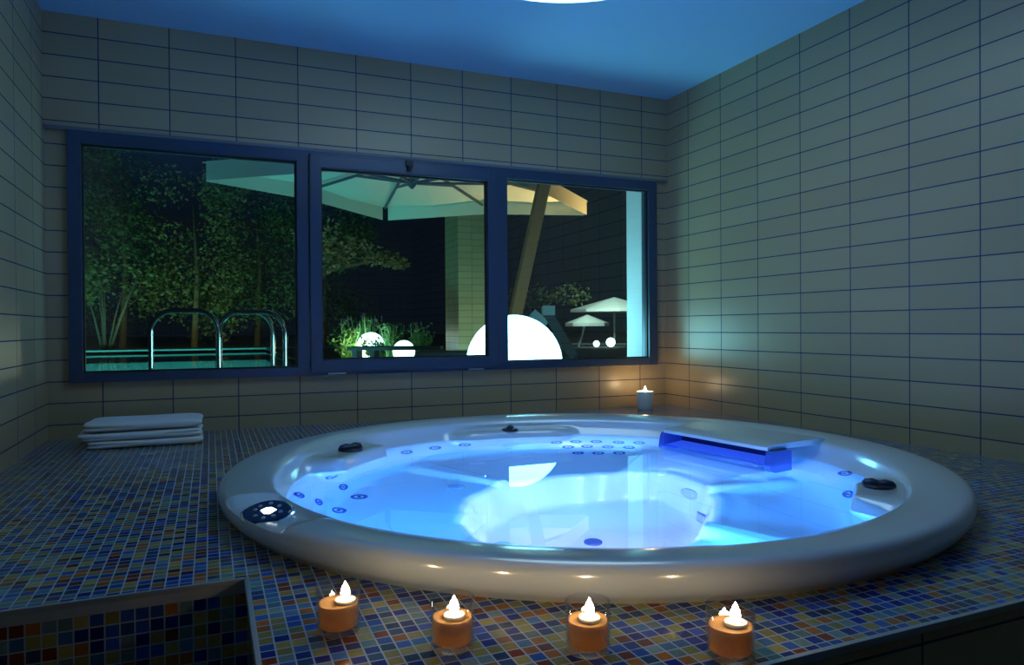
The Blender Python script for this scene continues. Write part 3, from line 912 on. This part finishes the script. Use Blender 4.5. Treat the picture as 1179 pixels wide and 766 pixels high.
tree((-.06, 10.3, GZ), [((-.75, 0, 2.35), (.5, .5, .45)), ((-.35, 0, 2.15), (.45, .4, .38)), ((.1, 0, 2.15), (.4, .4, .26)), ((.5, 0, 1.98), (.36, .3, .16)), ((.85, -.1, 1.88), (.22, .2, .10)), ((-.6, 0, 1.9), (.45, .4, .25))], 1500, .10, m_leafb, br,
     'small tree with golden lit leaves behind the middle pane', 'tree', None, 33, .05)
tree((7.4, 18.2, GZ), [((0, 0, 1.65), (1.0, .6, .45)), ((1.5, 0, 1.7), (.8, .5, .4)), ((-1.1, 0, 1.5), (.6, .4, .4))], 520, .15, m_leafo, [[(0, 0, 0), (.1, 0, .8), (-.2, 0, 1.5)], [(.1, 0, .7), (.8, 0, 1.5)]], 'thin low tree beyond the globe lamp in the right pane', 'tree', None, 35, .05)

# distant parasols
def far_parasol(loc, w, h, z, lean, label):
    t = empty('garden_parasol', loc, math.radians(-23), label, 'parasol', 'far white parasols')
    bm = bmesh.new()
    ap = bm.verts.new((0, 0, z + h))
    vs = [bm.verts.new((w * math.cos(2 * PI * k / 8), w * .9 * math.sin(2 * PI * k / 8), z)) for k in range(8)]
    lo_ = [bm.verts.new((w * math.cos(2 * PI * k / 8), w * .9 * math.sin(2 * PI * k / 8), z - .09)) for k in range(8)]
    for k in range(8):
        bm.faces.new((vs[k], vs[(k + 1) % 8], ap)); bm.faces.new((vs[k], lo_[k], lo_[(k + 1) % 8], vs[(k + 1) % 8]))
    c = obj('canopy', fixn(bm), m_canopy, t)
    so = c.modifiers.new('t', 'SOLIDIFY'); so.thickness = .01
    bm = bmesh.new(); tube(bm, [(lean, 0, 0), (0, 0, z + h * .9)], .035, 8); obj('pole', bm, m_trim, t)
far_parasol((9.95, 17.0, GZ), 1.5, .42, 1.16, .0, 'far white garden parasol, the larger and higher one')
far_parasol((7.08, 13.75, GZ), .62, .24, .68, -.25, 'far white garden parasol, the lower one with a leaning pole')

# lounger with its back raised, beside the globe
t = empty('sun_lounger', (.55, 2.95, GZ), math.radians(-23), 'sun lounger with raised pale back behind the globe lamp', 'lounger')
bm = bmesh.new(); beam(bm, (-.26, 0, .46), (-.04, 0, .70), .20, .03, up=(0, 1, 0)); obj('back_frame', fixn(bm), m_pale, t)
bm = bmesh.new(); beam(bm, (.02, 0, .72), (.30, 0, .25), .10, .04, up=(0, 1, 0)); obj('backrest', fixn(bm), m_dark, t)
bm = bmesh.new(); box(bm, (-.04, -.16, .70), (.09, .16, .80), 0, .012); obj('headrest', bm, m_pale, t)
bm = bmesh.new(); box(bm, (-1.35, -.26, .26), (-.3, .26, .33), 0, .01); obj('seat', bm, m_dark, t)
for x in (-1.25, .3):
    for y in (-.22, .22):
        bm = bmesh.new(); tube(bm, [(x, y, 0), (x, y, .28)], .02, 8); obj('leg', bm, m_dark, t)

# ------------------------------------------------------------------ lights outdoors
def plight(name, loc, e, col, size=.15):
    l = bpy.data.lights.new(name, 'POINT'); l.energy = e; l.color = col; l.shadow_soft_size = size
    o = bpy.data.objects.new(name, l); COL.objects.link(o); o.location = loc
def alight(name, loc, aim, e, col, size, spread=180):
    l = bpy.data.lights.new(name, 'AREA'); l.shape = 'DISK'; l.size = size; l.energy = e; l.color = col; l.spread = math.radians(spread)
    o = bpy.data.objects.new(name, l); COL.objects.link(o); o.location = loc
    o.rotation_euler = (Vector(aim) - Vector(loc)).to_track_quat('-Z', 'Y').to_euler()
alight('tree fill light', (-7.5, 17.8, .2), (-7.0, 20.5, 2.2), 11, (.6, 1, .6), .3)  # added fills, out of sight, to brighten the trees beyond the pool
alight('tree fill light', (-4.0, 17.9, .2), (-3.8, 20.5, 2.0), 15, (.8, 1, .5), .3)
alight('tree fill light', (-1.3, 17.9, .2), (-1.3, 20.5, 2.0), 9, (.7, 1, .5), .3)
plight('golden tree fill light', (-.3, 9.0, .2), 14, (1, .85, .5))  # added fill for the golden leaves, no lamp known at this spot
alight('warm garden light', (3.0, 4.1, .1), (1.6, 4.35, 2.2), 17, (1, .68, .24), .2, 60)
alight('far parasol fill light', (8.0, 14.0, 2.4), (9.8, 16.8, 1.35), 40, (.6, 1, .95), .2, 90)  # added fills hung in open air to brighten the distant canopies
alight('far parasol fill light', (6.3, 12.3, 1.6), (7.05, 13.7, .75), 9, (.6, 1, .95), .2, 90)
alight('pillar fill light', (1.1, 5.4, -.05), (1.1, 6.5, 1.3), 14, (.45, 1, .75), .15)  # added unseen fill so the pillar front is not dark
for x in (-12, -8.5, -5.5, -2.5):
    alight('pool lamp', (x, 13.5, -.8), (x, 17.4, -.6), 70, (.28, .95, .90), .4)
    alight('pool lamp', (x, 3.1, -.6), (x, 10, -1.3), 70, (.28, .92, .95), .3)

w = bpy.data.worlds.new('night'); S.world = w; w.use_nodes = True
w.node_tree.nodes['Background'].inputs[0].default_value = (.010, .022, .045, 1)
w.node_tree.nodes['Background'].inputs[1].default_value = .18

# ------------------------------------------------------------------ camera
cam = bpy.data.cameras.new('camera'); co = bpy.data.objects.new('camera', cam); COL.objects.link(co)
yaw, pit, rol = .4031, -.0077, -.0069
cy, sy, cp, sp = math.cos(yaw), math.sin(yaw), math.cos(pit), math.sin(pit)
F = Vector((sy * cp, cy * cp, sp)); R = Vector((cy, -sy, 0)); U = R.cross(F)
R2 = math.cos(rol) * R + math.sin(rol) * U; U2 = -math.sin(rol) * R + math.cos(rol) * U
mw = Matrix((R2, U2, -F)).transposed().to_4x4(); mw.translation = (-2.7235, -3.806, .5093)
co.matrix_world = mw
cam.sensor_width = 36; cam.sensor_fit = 'HORIZONTAL'; cam.lens = 812.845 / 1179 * 36
cam.clip_start = .02; cam.clip_end = 300
S.camera = co

S.view_settings.view_transform = 'Standard'
S.view_settings.look = 'None'
S.view_settings.gamma = 1
S.view_settings.exposure = 0
S.view_settings.use_curve_mapping = False
c = S.cycles
c.use_denoising = True
c.denoiser = 'OPENIMAGEDENOISE'
c.max_bounces = 12; c.diffuse_bounces = 5; c.glossy_bounces = 5; c.transmission_bounces = 8; c.transparent_max_bounces = 16
c.sample_clamp_indirect = 6.0
c.blur_glossy = .5
c.caustics_reflective = True; c.caustics_refractive = True
